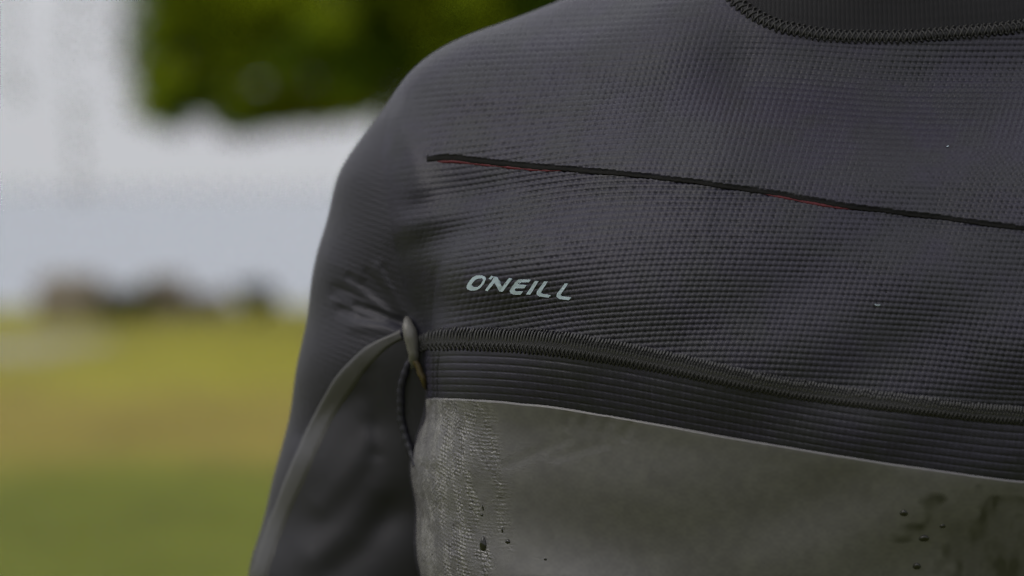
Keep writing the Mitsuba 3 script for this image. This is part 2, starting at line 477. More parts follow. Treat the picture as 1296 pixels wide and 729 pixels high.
for k, s in enumerate((-1, 1)):
    e = trimesh.creation.icosphere(2, 0.012)
    scene['person__eye' + ('' if k == 0 else '_001')] = shape(e.vertices + HEAD + (s * 0.032, -0.081, 0.008), e.faces, 'eye_white')

# ------------------------------------------------------------------ the front of the suit, surveyed along the lens
GX0, GY0, GS = -40.0, -260.0, 5.0
gx, gy = np.arange(GX0, 2000, GS), np.arange(GY0, 1000, GS)


def trace(fn, px, py):
    d = ray_dir(px, py)
    t = np.full(px.shape, 1.02)
    for _ in range(60):
        t = np.minimum(t + 0.7 * fn(CAM + d * t[..., None]), 1.6)
    return t


_X, _Y = np.meshgrid(gx, gy)
TM = trace(sd_suit, _X, _Y)


def front(px, py, off=0.0):
    """Points of the suit's surface seen at the pixels, lifted by off, and normals."""
    px, py = np.asarray(px, float), np.asarray(py, float)
    t = map_coordinates(TM, [(py - GY0) / GS, (px - GX0) / GS], order=1, mode='nearest')
    p = CAM + ray_dir(px, py) * t[..., None]
    fp = p.reshape(-1, 3)
    for _ in range(1):
        g, l = gradient(sd_suit, fp)
        fp = fp - np.clip(sd_suit(fp)[:, None] / l, -0.004, 0.004) * g / l
    n = (g / l).reshape(p.shape)
    return fp.reshape(p.shape) + n * np.asarray(off)[..., None], n


def curve(points, s):
    p = np.array(points, float)
    return PchipInterpolator(p[:, 0], p[:, 1])(s)


COLLAR = [(880, -70), (905, -30), (930, 2), (965, 26), (1005, 39), (1065, 47), (1130, 48), (1200, 43), (1296, 33), (1345, 10), (1375, -25), (1400, -70)]
SLIT = [(543, 201), (572, 199), (610, 203), (660, 209), (760, 218), (860, 229), (960, 243), (1060, 260), (1160, 273), (1296, 290), (1420, 300), (1560, 290), (1700, 262)]
SEAM = [(500, 440), (540, 432), (580, 429), (640, 430), (700, 434), (780, 446), (860, 462), (960, 483), (1060, 500), (1160, 512), (1296, 525), (1430, 528), (1560, 515), (1690, 490)]
EDGE = [(300, 505), (540, 505), (600, 506), (660, 510), (760, 524), (880, 545), (1000, 566), (1130, 587), (1296, 609), (1450, 618), (1600, 610), (1900, 590)]


def grid_faces(nu, nv):
    i, j = np.meshgrid(np.arange(nu - 1), np.arange(nv - 1), indexing='ij')
    a = i * nv + j
    q = np.stack([a, a + nv, a + nv + 1, a + 1], -1).reshape(-1, 4)
    return np.vstack([q[:, [0, 1, 2]], q[:, [0, 2, 3]]])


def knit(cu, cv, col_depth, row_depth):
    """Height of the knit at cell coordinates (columns, rows): pillows parted by grooves."""
    u, w = cu - np.floor(cu), cv - np.floor(cv)
    a = np.abs(np.sin(np.pi * u)) ** 0.45
    b = np.abs(np.sin(np.pi * w)) ** 0.45
    return row_depth * (b - 1) + col_depth * (a - 1) - 0.0004 * (1 - a) * (1 - b)


def row_slope(px):
    return curve([(300, -0.05), (460, -0.10), (560, -0.155), (680, -0.13), (800, -0.06), (900, 0.0), (1050, 0.045), (1200, 0.05), (1350, 0.02), (1500, -0.02), (1900, -0.05)], px)


# chest panel: a knit grid whose cells follow the cloth
PITCH_ROW, PITCH_COL, SU, SV = 7.0, 7.4, 5, 5
cu = np.arange(0, 172 * SU + 1) / SU
cv = np.arange(0, 84 * SV + 1) / SV
CU, CV = np.meshgrid(cu, cv, indexing='ij')
sx = np.linspace(300, 1900, 801)
sint = np.concatenate([[0], np.cumsum(row_slope(sx)[:-1] * 2.0)])
py_ = -70 + CV * PITCH_ROW
px_ = 440 + CU * PITCH_COL + 0.30 * (300 - py_)                    # columns lean
px_ = px_ + 5 * (meshkit.noise(np.stack([px_ / 160, py_ / 160, 0 * px_], -1), 5) - 0.5)
drift = np.interp(px_, sx, sint) - np.interp(760, sx, sint)
py_ = py_ + drift * (0.35 + 0.65 * np.clip(py_ / 330, 0, 1)) + 9 * (meshkit.noise(np.stack([px_ / 190, py_ / 110, 0 * px_ + 3], -1), 8) - 0.5)
left = curve([(-300, 520), (0, 500), (80, 482), (200, 486), (300, 500), (400, 520), (460, 526), (700, 526)], py_)
amp = np.clip((px_ - left) / 130, 0, 1) * (0.35 + 0.65 * np.clip((py_ + 20) / 110, 0, 1))
slit_y = curve(SLIT, np.clip(px_, 543, 1700))
above = slit_y - py_
step = np.where(above > 0, 0.0013 * np.exp(-np.maximum(above, 0) / 45), -0.0003 * np.exp(above / 12)) * np.clip((px_ - 535) / 25, 0, 1)
jit = meshkit.noise(np.stack([CU * 1.0, CV * 1.0, 0 * CU], -1), 11)
lift = (0.0012 + step) * np.clip((px_ - left) / 30, 0, 1) + 0.00015
hgt = amp * knit(CU, CV, 0.00023, 0.00041) * (0.65 + 0.5 * jit) * (0.55 + 0.9 * meshkit.fbm(np.stack([CU / 16, CV / 9, 0 * CU], -1), 2, 17)) + 0.00008 * (meshkit.noise(np.stack([CU * 5, CV * 5, 0 * CU], -1), 19) - 0.5)
inside = (px_ > left - 3) & (py_ < curve(SEAM, np.clip(px_, 500, 1690)) + 2) & ((py_ > curve(COLLAR, np.clip(px_, 880, 1400)) - 2) | (px_ < 880) | (px_ > 1400)) & (px_ < 1700)
P0, N0 = front(px_, py_)
facing = -(N0 * ray_dir(px_, py_)).sum(-1)
lift, hgt = lift * np.clip((facing - 0.1) / 0.3, 0.05, 1), hgt * np.clip((facing - 0.1) / 0.3, 0, 1)
inside &= (np.abs(sd_suit(P0)) < 0.0015) & (facing > 0.10)                               # rays that pass the shoulder by meet nothing
Q = P0 + N0 * (lift + hgt)[..., None]
fc = grid_faces(*CU.shape)
fc = fc[inside.ravel()[fc].all(1)]


def compact(v, f, *more):
    u = np.unique(f)
    m = np.full(len(v), -1)
    m[u] = np.arange(len(u))
    return (v[u], m[f], *(x[u] for x in more))


def outward(v, f, toward):
    c = np.cross(v[f[:, 1]] - v[f[:, 0]], v[f[:, 2]] - v[f[:, 0]])
    return f if np.einsum('ij,ij->i', c, toward[f[:, 0]]).sum() > 0 else f[:, ::-1]


qv, qf, qn, quv = compact(Q.reshape(-1, 3), fc, N0.reshape(-1, 3), np.stack([CU, CV], -1).reshape(-1, 2))
qf = outward(qv, qf, qn)
scene['person__wetsuit__chest_panel'] = shape(qv, qf, 'weave_fabric', uv=quv)
labels['person__wetsuit__chest_panel'] = {'label': 'dark charcoal knitted upper chest panel between collar and stitched seam'}

# ------------------------------------------------------------------ the trunk below the seam, surveyed round its axis
th = np.linspace(math.radians(-62), math.radians(215), 830)       # 0 is the wearer's right, 90 the front
zz = np.linspace(1.17, 1.40, 150)


def trunk_exact(theta, z):
    """Points of the trunk alone and their normals."""
    fn = lambda p: sd_torso(p) + fold(p)
    yc = Y_(z)
    d = np.stack([-np.cos(theta), -np.sin(theta), 0 * theta], -1)
    o = np.stack([np.full(theta.shape, MX), yc, z], -1)
    lo, hi = np.full(theta.shape, 0.02), np.full(theta.shape, 0.32)
    for _ in range(16):
        m = (lo + hi) / 2
        ins = fn(o + d * m[..., None]) < 0
        lo, hi = np.where(ins, m, lo), np.where(ins, hi, m)
    p = o + d * ((lo + hi) / 2)[..., None]
    g, l = gradient(fn, p)
    return p, g / l


TH0, ZZ0 = np.meshgrid(th, zz, indexing='ij')
TP, TN = trunk_exact(TH0, ZZ0)
TABLES = [spline_filter(TP[..., k], 3, mode='nearest') for k in range(3)] + [spline_filter(TN[..., k], 3, mode='nearest') for k in range(3)]


def trunk(theta, z):
    at = [(theta - th[0]) / (th[1] - th[0]), (z - zz[0]) / (zz[1] - zz[0])]
    q = np.stack([map_coordinates(t, at, order=3, mode='nearest', prefilter=False) for t in TABLES], -1)
    return q[..., :3], q[..., 3:] / np.linalg.norm(q[..., 3:], axis=-1, keepdims=True)


tpx, tpy = project(TP)
fore = TN @ np.array([0, -1.0, 0])
sil = np.argmin(np.abs(th - math.radians(20)))


def height_on_trunk(curve_pts):
    """For each angle the height at which the trunk meets a line measured on the photograph; past the side it goes on level."""
    out = np.zeros(len(th))
    for i in range(len(th)):
        q = tpx[i] if th[i] > math.radians(14) else tpx[sil]
        e = tpy[i] - curve(curve_pts, np.clip(q, curve_pts[0][0], curve_pts[-1][0]))
        out[i] = np.interp(0, e[::-1], zz[::-1])
    return out


z_seam, z_edge = height_on_trunk(SEAM), height_on_trunk(EDGE)
arc = np.concatenate([[0], np.cumsum(np.linalg.norm(np.diff(TP[:, 60], axis=0), axis=1))])
arc -= arc[np.argmin(np.abs(th - math.radians(12)))]


def on_trunk(a, z):
    t = np.interp(a, arc, th)
    return trunk(t, z)


# ribbed band: rows run level, nine to the left and converging
NB, SR = 9, 8
a_ = np.arange(arc[8], arc[-8], 0.00055)
rv = np.arange(0, NB * SR + 1) / SR
AB, RB = np.meshgrid(a_, rv, indexing='ij')
zs, ze = np.interp(a_, arc, z_seam), np.interp(a_, arc, z_edge)
ZB = (zs - 0.001)[:, None] + ((ze - 0.0025) - (zs - 0.001))[:, None] * RB / NB
colamp = np.clip((AB - 0.03) / 0.06, 0.2, 1.1)
jb = meshkit.noise(np.stack([AB / 0.0022, RB, 0 * AB], -1), 13)
hb = knit(AB / 0.0023 + 0.25 * RB, RB, 0.0003, 0.00075) * np.where(True, 1, colamp)
hb = -0.00034 * (0.6 + 0.8 * jb) * (1 - np.abs(np.sin(np.pi * RB)) ** 0.3) - 0.00022 * colamp * (1 - np.abs(np.sin(np.pi * (AB / 0.0023 + 0.25 * RB))) ** 0.7) + 0.00012 * (jb - 0.5)
PB, NBn = on_trunk(AB, ZB)
# slanting pull creases beside the side seam
pull = 0
for a0 in (0.012, 0.019):
    pull = pull + 0.0011 * np.exp(-((AB - a0 - (RB / NB - 0.5) * -0.012) / 0.0013) ** 2) * np.clip((RB - 1.2) / 2, 0, 1)
vb = PB + NBn * (0.0010 + hb - pull - 0.0003 * np.clip((RB - NB + 0.9) / 0.9, 0, 1))[..., None]
fb = outward(vb.reshape(-1, 3), grid_faces(*AB.shape), NBn.reshape(-1, 3))
scene['person__wetsuit__ribbed_band'] = shape(vb.reshape(-1, 3), fb, 'weave_fabric', uv=np.stack([AB / 0.0023, RB], -1).reshape(-1, 2))
labels['person__wetsuit__ribbed_band'] = {'label': 'narrow dark ribbed band under the stitched seam'}

# smooth grey breast panel with a rolled, glued top edge
a2 = np.arange(arc[8], arc[-8], 0.0012)
prof = np.concatenate([np.linspace(0, 1, 7), 1 + np.arange(1, 75) * 0.6])   # the first stretch is the roll of the edge
AG, PG = np.meshgrid(a2, prof, indexing='ij')
wob = 0.0006 * (meshkit.fbm(np.stack([a2 / 0.02, 0 * a2, 0 * a2], -1), 3, 21) - 0.5)
z0 = np.interp(a2, arc, z_edge) + wob
roll = np.clip(PG, 0, 1)
ZG = z0[:, None] + 0.0008 - 0.0011 * (1 - np.cos(roll * np.pi / 2)) - 0.0030 * np.maximum(PG - 1, 0) / 1.2
off = -0.0012 + 0.0027 * np.sin(roll * np.pi / 2) - 0.0004 * np.clip((PG - 1) / 3, 0, 1)
PGp, NG = on_trunk(AG, np.maximum(ZG, 1.172))
gpx, gpy = project(PGp)
wr = 0
for (x1, y1), (x2, y2), dep, w in (((722, 524), (718, 540), 0.0006, 3.2), ((773, 530), (764, 549), 0.0007, 3.6), ((800, 536), (790, 552), 0.0008, 3.5), ((745, 528), (738, 541), 0.0006, 2.8),
                                   ((552, 508), (538, 536), 0.0006, 4.0), ((560, 545), (556, 585), -0.0007, 5.0), ((700, 580), (770, 560), 0.0004, 4.0), ((640, 590), (720, 556), 0.0004, 5.0),
                                   ((536, 590), (575, 606), 0.0004, 5.0), ((538, 630), (570, 650), 0.0003, 6.0), ((598, 560), (586, 700), -0.0006, 9.0), ((572, 520), (566, 610), 0.0006, 7.0)):
    ab = np.array([x2 - x1, y2 - y1], float)
    q = np.stack([gpx - x1, gpy - y1], -1)
    t = np.clip(q @ ab / (ab @ ab), 0, 1)
    e = np.linalg.norm(q - t[..., None] * ab, axis=-1)
    wr = wr + dep * np.exp(-(e / w) ** 2)
wr = wr + 0.0009 * (meshkit.fbm(np.stack([AG / 0.03, ZG / 0.02, 0 * AG], -1), 3, 31) - 0.5)
vg = PGp + NG * (off - np.clip(wr, -0.002, 0.0006) * np.clip(PG - 0.4, 0, 1))[..., None]
fg = outward(vg.reshape(-1, 3), grid_faces(*AG.shape), NG.reshape(-1, 3))
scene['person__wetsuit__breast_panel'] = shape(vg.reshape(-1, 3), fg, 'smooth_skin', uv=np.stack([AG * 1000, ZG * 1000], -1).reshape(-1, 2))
labels['person__wetsuit__breast_panel'] = {'label': 'smooth grey rubber breast panel with damp stains'}


# ------------------------------------------------------------------ seams, cords and stitches
def on_suit(q, f):
    """The faces whose corners all lie on the suit."""
    return f[(np.abs(sd_suit(q.reshape(-1, 3))) < 0.006)[f].all(1)]


def tube_mesh(pts, radii, sides=8, flat=None, nrm=None):
    """A tube along the points; flat squeezes it along the normals nrm."""
    p = np.asarray(pts, float)
    r = np.broadcast_to(np.asarray(radii, float), (len(p),))
    t = np.gradient(p, axis=0)
    t /= np.linalg.norm(t, axis=1, keepdims=True) + 1e-12
    if nrm is None:
        nrm = np.cross(t, np.where(np.abs(t[:, 2:]) < 0.9, [0, 0, 1.0], [1.0, 0, 0]))
    b = np.cross(t, nrm)
    b /= np.linalg.norm(b, axis=1, keepdims=True) + 1e-12
    m = np.cross(b, t)
    ang = np.arange(sides) * 2 * np.pi / sides
    v = p[:, None] + r[:, None, None] * (np.cos(ang)[None, :, None] * b[:, None] + (flat or 1.0) * np.sin(ang)[None, :, None] * m[:, None])
    i, j = np.meshgrid(np.arange(len(p) - 1), np.arange(sides), indexing='ij')
    q = np.stack([i * sides + j, i * sides + (j + 1) % sides, (i + 1) * sides + (j + 1) % sides, (i + 1) * sides + j], -1).reshape(-1, 4)
    f = np.vstack([q[:, [0, 1, 2]], q[:, [0, 2, 3]]])
    nv = len(p) * sides
    caps = []
    for c, k, w in ((nv, 0, 1), (nv + 1, (len(p) - 1) * sides, -1)):
        ring = k + np.arange(sides)
        caps.append(np.stack([np.full(sides, c), np.roll(ring, -w), ring], 1))
    v = np.vstack([v.reshape(-1, 3), p[0], p[-1]])
    return v, np.vstack([f, *caps])


def join(ms):
    vs, fs, at = [], [], 0
    for v, f in ms:
        vs.append(v)
        fs.append(f + at)
        at += len(v)
    return np.vstack(vs), np.vstack(fs)


def resample(pts, step):
    p = np.array(pts, float)
    s = np.concatenate([[0], np.cumsum(np.linalg.norm(np.diff(p, axis=0), axis=1))])
    k = np.arange(0, s[-1], step)
    return np.stack([PchipInterpolator(s, p[:, 0])(k), PchipInterpolator(s, p[:, 1])(k)], 1)


def frame_2d(c):
    t = np.gradient(c, axis=0)
    t /= np.linalg.norm(t, axis=1, keepdims=True)
    return t, np.stack([t[:, 1], -t[:, 0]], 1)        # along, and up across the seam (photograph y points down)


# the long seam over the ribbed band: a padded strip with an overlock row above and a dark zigzag row below
c = resample([(526, 437)] + SEAM[1:], 6)
t2, up2 = frame_2d(c)
wide = np.interp(c[:, 0], [526, 560, 700, 860, 1100, 1700], [9, 13, 15, 13, 11, 11])
rows = []
for k in np.linspace(-1, 1, 9):
    prof_h = 0.0010 + 0.0007 * math.cos(k * math.pi / 2) ** 0.7
    q, nn = front(c[:, 0] + up2[:, 0] * wide * k, c[:, 1] + up2[:, 1] * wide * k)
    rows.append(q + nn * (prof_h if abs(k) < 1 else 0.0))
sv = np.stack(rows, 1)
sf = outward(sv.reshape(-1, 3), on_suit(sv, grid_faces(*sv.shape[:2])), np.broadcast_to(np.array([0, -1.0, 0]), (sv.shape[0] * sv.shape[1], 3)))
scene['person__wetsuit__seam_strip'] = shape(*compact(sv.reshape(-1, 3), sf), 'seam_cloth')


def stitches(curve2, step, spans, radius, seg=4, wob=0.35, seed=1):
    """Short threads across a seam: each span is (from, to, lean) in half widths of the seam and steps along it."""
    r_ = np.random.default_rng(seed)
    c = resample(curve2, step)
    t2, up2 = frame_2d(c)
    px, py, hh = [], [], []
    for fr, to, lean, lo, hi, wfun in spans:
        k = np.linspace(0, 1, seg + 1)
        w = wfun(c[:, 0])[:, None]
        j = r_.normal(0, wob, (len(c), 2))
        across = (fr + (to - fr) * k)[None] * w + j[:, :1]
        along = lean * step * k[None] + j[:, 1:] * 0.6
        px.append(c[:, :1] + up2[:, :1] * across + t2[:, :1] * along)
        py.append(c[:, 1:] + up2[:, 1:] * across + t2[:, 1:] * along)
        hh.append(np.broadcast_to(lo + (hi - lo) * np.sin(np.pi * k), across.shape))
    px, py, hh = np.vstack(px), np.vstack(py), np.vstack(hh)
    q, nn = front(px, py)
    q = q + nn * hh[..., None]
    q = q[(np.abs(sd_suit(q)) < 0.006).all(1)]
    return join([tube_mesh(a, radius, 5) for a in q])


wf = lambda x: np.interp(x, [526, 560, 700, 860, 1100, 1700], [9, 13, 15, 13, 11, 11])
line = [(528, 437)] + SEAM[1:]
v, f = stitches(line, 3.9, [(-0.1, 1.05, 0.9, 0.0014, 0.0021, wf)], 0.00046, wob=0.6, seed=3)
scene['person__wetsuit__overlock_stitches'] = shape(v, f, 'stitch_thread')
labels['person__wetsuit__overlock_stitches'] = {'kind': 'stuff'}
v, f = stitches(line, 5.2, [(-1.1, -0.1, 1.0, 0.0011, 0.0019, wf), (-1.1, -0.1, -1.0, 0.0010, 0.0018, wf)], 0.00033, seed=4)
scene['person__wetsuit__zigzag_stitches'] = shape(v, f, 'dark_thread')
labels['person__wetsuit__zigzag_stitches'] = {'kind': 'stuff'}

# collar and its seam
c = resample(COLLAR, 5)
t2, up2 = frame_2d(c)
rows = []
for k in np.linspace(-1, 1, 7):
    q, nn = front(c[:, 0] + up2[:, 0] * 6.5 * k, c[:, 1] + up2[:, 1] * 6.5 * k)
    rows.append(q + nn * ((0.0011 + 0.0012 * math.cos(k * math.pi / 2)) if abs(k) < 1 else 0.0))
sv = np.stack(rows, 1)
sf = outward(sv.reshape(-1, 3), on_suit(sv, grid_faces(*sv.shape[:2])), np.broadcast_to(np.array([0, -1.0, 0]), (sv.shape[0] * sv.shape[1], 3)))
scene['person__wetsuit__collar_seam'] = shape(*compact(sv.reshape(-1, 3), sf), 'seam_cloth')
cf = lambda x: np.full_like(x, 7.0)
v, f = stitches(COLLAR, 7.6, [(-1.05, 1.0, 1.0, 0.0014, 0.0028, cf), (1.0, -1.05, 0.9, 0.0015, 0.0026, cf)], 0.00045, seed=5)
v2, f2 = stitches(COLLAR, 7.6, [(-1.2, -0.75, -0.4, 0.0012, 0.0022, cf), (0.8, 1.2, 0.4, 0.0012, 0.0022, cf)], 0.00040, seed=6)
v, f = join([(v, f), (v2, f2)])
scene['person__wetsuit__collar_stitches'] = shape(v, f, 'dark_thread')
labels['person__wetsuit__collar_stitches'] = {'kind': 'stuff'}

# collar cloth, finely ribbed
cu3 = np.arange(0, 900) * 260 / 900
cv3 = np.arange(0, 101)
C3U, C3V = np.meshgrid(cu3, cv3, indexing='ij')
base = resample(COLLAR, 1.0)
bk = np.linspace(0, len(base) - 1, 900)
base = np.stack([np.interp(bk, np.arange(len(base)), base[:, k]) for k in (0, 1)], 1)
cpx = base[:, :1] + (1140 - base[:, :1]) * (C3V / 60) * 0.06
cpy = base[:, 1:] - 5 + 2 - C3V * 3.0 + 0 * C3U
q, nn = front(cpx, cpy)
q = q + nn * (0.0009 + 0.00028 * np.abs(np.sin(C3U * 1.25 + C3V * 0.05)) ** 0.5 + 0.0002 * np.abs(np.sin(C3V * 0.75)) ** 0.5)[..., None]
fq = outward(q.reshape(-1, 3), on_suit(q, grid_faces(*C3U.shape)), nn.reshape(-1, 3))
scene['person__wetsuit__collar'] = shape(*compact(q.reshape(-1, 3), fq), 'collar_fabric')
labels['person__wetsuit__collar'] = {'label': 'black collar behind the zigzag seam at the neck'}

# the chest slit: a black cord along its lip, red lining showing under it
c = resample(SLIT[:-2], 4)
c[:, 1] += 1.6 * (meshkit.noise(np.stack([c[:, 0] / 34, 0 * c[:, 0], 0 * c[:, 0]], -1), 15) - 0.5)
t2, up2 = frame_2d(c)
half = np.interp(c[:, 0], [543, 575, 640, 760, 900, 1100, 1300], [6.2, 6.2, 5.6, 4.6, 4.4, 4.2, 4.0])
q, nn = front(c[:, 0] - up2[:, 0] * 0, c[:, 1])
wig = 0.00012 * rng.normal(size=len(c))
v, f = tube_mesh(q + nn * 0.0013, half / F_PX * 1.2 + wig, 10, 0.3, nn)
scene['person__wetsuit__slit_cord'] = shape(v, f, 'cord')
labels['person__wetsuit__slit_cord'] = {'label': 'thin black cord edging the chest slit'}
red = np.interp(c[:, 0], [543, 552, 560, 590, 690, 725, 770, 960, 985, 1060, 1085, 1200], [0, 0, 1, 1, 0.8, 0.1, 0, 0, 0.8, 0.9, 0.2, 0])
q, nn = front(c[:, 0] - up2[:, 0] * (half + 0.2 + 0.0 * red), c[:, 1] - up2[:, 1] * (half - 1.6 + 1.1 * red))
v, f = tube_mesh(q + nn * 0.0010, np.maximum(0.00065 * red * (0.6 + 0.8 * meshkit.noise(np.stack([c[:, 0] / 9, 0 * c[:, 0], 0 * c[:, 0]], -1), 2)), 0.00002), 8, 0.7, nn)
scene['person__wetsuit__slit_lining'] = shape(v, f, 'red_lining')
labels['person__wetsuit__slit_lining'] = {'label': 'red lining peeping out under the black slit cord'}

# darker underarm panel between the tape and the trunk
TAPE = [(509, 424), (490, 433), (462, 455), (436, 487), (412, 528), (388, 580), (366, 632), (345, 686), (328, 740), (312, 800)]
pu, pv = np.meshgrid(np.linspace(0, 1, 60), np.linspace(424, 800, 120), indexing='ij')
ty_ = np.array(TAPE, float)
lx = PchipInterpolator(ty_[:, 1], ty_[:, 0])(pv)
fn = lambda p: smin(sd_arm(p, -1), 9.0, 0.01) + fold(p)
apx, apy = lx + 3 + (575 - lx) * pu, pv
t = trace(fn, apx, apy)
good = t < 1.55
q = CAM + ray_dir(apx, apy) * t[..., None]
g, l = gradient(fn, q)
q = q + g / l * 0.0012
fq = grid_faces(*pu.shape)
fq = fq[good.ravel()[fq].all(1)]
q_, f_, n_ = compact(q.reshape(-1, 3), fq, (g / l).reshape(-1, 3))
scene['person__wetsuit__underarm_panel'] = shape(q_, outward(q_, f_, n_), 'underarm_fabric', n_)
labels['person__wetsuit__underarm_panel'] = {'label': 'blue black underarm panel inside the sleeve tape'}

# pale tape down the sleeve
TAPE = [(509, 424), (490, 433), (462, 455), (436, 487), (412, 528), (388, 580), (366, 632), (345, 686), (328, 740), (312, 800)]
c = resample(TAPE, 5)
t2, up2 = frame_2d(c)
tw = np.interp(c[:, 1], [424, 445, 480, 560, 640, 760], [6, 10, 13, 12.5, 11, 10.5])
tw = tw + 1.2 * (meshkit.noise(np.stack([c[:, 1] / 14, 0 * c[:, 1], 0 * c[:, 1]], -1), 4) - 0.5)
rows = []
for k in np.linspace(-1, 1, 9):
    q, nn = front(c[:, 0] + up2[:, 0] * tw * k, c[:, 1] + up2[:, 1] * tw * k)
    rows.append(q + nn * (0.0004 * (1 - abs(k) ** 8) + 0.0011 + 0.0005 * (abs(k) < 0.99)))
sv = np.stack(rows, 1)
sf = outward(sv.reshape(-1, 3), on_suit(sv, grid_faces(*sv.shape[:2])), np.broadcast_to(np.array([-0.3, -1.0, 0]), (sv.shape[0] * sv.shape[1], 3)))
scene['person__wetsuit__sleeve_tape'] = shape(*compact(sv.reshape(-1, 3), sf), 'tape_rubber')
labels['person__wetsuit__sleeve_tape'] = {'label': 'pale grey seam tape curving down the sleeve'}

# the gathered end of the seams in the armpit: a drip of pale glue, an amber run and a hanging welt
def free_tube(pts, radii, y, flat, bsdf, sides=12, n=40):
    p = np.array([P(a, b, yy) for (a, b), yy in zip(pts, y)])
    k = np.linspace(0, 1, len(p))
    s = np.linspace(0, 1, n)
    q = PchipInterpolator(k, p)(s)
    r = PchipInterpolator(k, radii)(s)
    q = q + 0.0007 * (meshkit.noise(np.stack([s * 9, 0 * s, 0 * s], -1), 5) - 0.5)[:, None] * (1, 0, 0.4)
    r = r * (0.85 + 0.3 * meshkit.noise(np.stack([s * 4, 0 * s, 0 * s], -1), 6))
    v, f = tube_mesh(q, r, sides, flat, np.broadcast_to(np.array([0, -1.0, 0]), q.shape))
    return shape(v, f, bsdf)


def depth_at(px, py):
    return front(np.array([px]), np.array([py]))[0][0, 1]


ya = min(depth_at(524, 412), depth_at(530, 470)) - 0.003
scene['person__wetsuit__armpit_glue'] = free_tube([(514, 402), (517, 412), (520, 428), (523, 446), (521, 462), (517, 478)], [0.0010, 0.0025, 0.0031, 0.0024, 0.0021, 0.0004], [ya + 0.004, ya + 0.001, ya, ya, ya + 0.004, ya + 0.01], 0.7, 'glue')
labels['person__wetsuit__armpit_glue'] = {'label': 'pale run of glue at the armpit where the seams meet'}
scene['person__wetsuit__armpit_glue_001'] = free_tube([(523, 448), (528, 462), (534, 478), (538, 494)], [0.0009, 0.0013, 0.0014, 0.0003], [ya + 0.001, ya + 0.001, ya + 0.001, ya + 0.004], 0.7, 'amber_glue')
labels['person__wetsuit__armpit_glue_001'] = {'label': 'amber run of glue under the pale one'}
welt = resample([(522, 448), (513, 470), (507, 496), (507, 522), (512, 548), (520, 572), (527, 592)], 3)
q, nn = front(welt[:, 0], welt[:, 1])
r = np.interp(np.arange(len(welt)), [0, 8, len(welt) - 10, len(welt)], [0.0009, 0.0016, 0.0016, 0.001]) + 0.00018 * np.sin(np.arange(len(welt)) * 1.6)
q = q + (0, -0.0022, 0)
v, f = tube_mesh(q, r, 10, 0.9, nn)
scene['person__wetsuit__underarm_welt'] = shape(v, f, 'weave_fabric')

# ------------------------------------------------------------------ the raised letters
LETTERS = {  # measured on an enlargement of the photograph: x = 580 + u / 8.1, y = 330 + v / 8.1
    'O': [[(112, 262), (135, 215), (175, 170), (215, 148), (265, 147), (304, 160), (314, 184), (296, 226), (255, 272), (215, 294), (165, 299), (125, 286)],
          [(166, 240), (200, 196), (236, 180), (276, 178), (284, 192), (258, 236), (228, 260), (188, 262), (172, 254)]],
    "'": [[(340, 180), (368, 150), (392, 158), (362, 192)]],
    'N': [[(300, 292), (328, 303), (400, 220), (446, 302), (480, 306), (578, 180), (546, 170), (472, 256), (430, 166), (394, 160), (376, 196)]],
    'E': [[(768, 188), (745, 215), (668, 216), (640, 234), (722, 242), (700, 274), (612, 272), (600, 290), (614, 303), (688, 303), (660, 338), (595, 336), (558, 321), (549, 296), (572, 256), (606, 210), (642, 187)]],
    'I': [[(805, 200), (846, 203), (760, 338), (714, 335)]],
    'L': [[(900, 205), (938, 208), (868, 316), (880, 330), (974, 345), (946, 371), (850, 356), (822, 336), (826, 304)]],
    'L2': [[(1110, 228), (1148, 230), (1068, 344), (1082, 358), (1182, 370), (1155, 399), (1055, 386), (1027, 362), (1031, 330)]],
}
for k, rings in enumerate(LETTERS.values()):
    poly = Polygon(rings[0], rings[1:]).buffer(-4, join_style=1).buffer(4, join_style=1).buffer(3).buffer(-4).segmentize(12)
    m = trimesh.creation.extrude_polygon(poly, 1.0, engine='earcut')
    u, w, h = np.array(m.vertices).T
    mid, nmid = front(np.array([580 + u.mean() / 8.1]), np.array([330 + w.mean() / 8.1]))
    q, nn = front(580 + u / 8.1, 330 + w / 8.1)
    q = q + nn * (0.0007 + 0.0008 * h)[:, None]
    key = 'person__wetsuit__letter' + ('' if k == 0 else f'_{k:03d}')
    f = np.array(m.faces)
    f = f[:, ::-1]
    scene[key] = mikit.ply(trimesh.Trimesh(q, f, process=False), 'letter_rubber', smooth=40)
labels['person__wetsuit__letter'] = {'label': 'first of the raised pale blue letters on the chest, O'}

# ------------------------------------------------------------------ water drops on the breast panel
def trunk_at(px, py):
    e = (gpx - px) ** 2 + (gpy - py) ** 2
    e = np.where(NG[..., 1] < 0, e, 1e9)
    i = np.unravel_index(np.argmin(e), e.shape)
    return vg[i], NG[i]


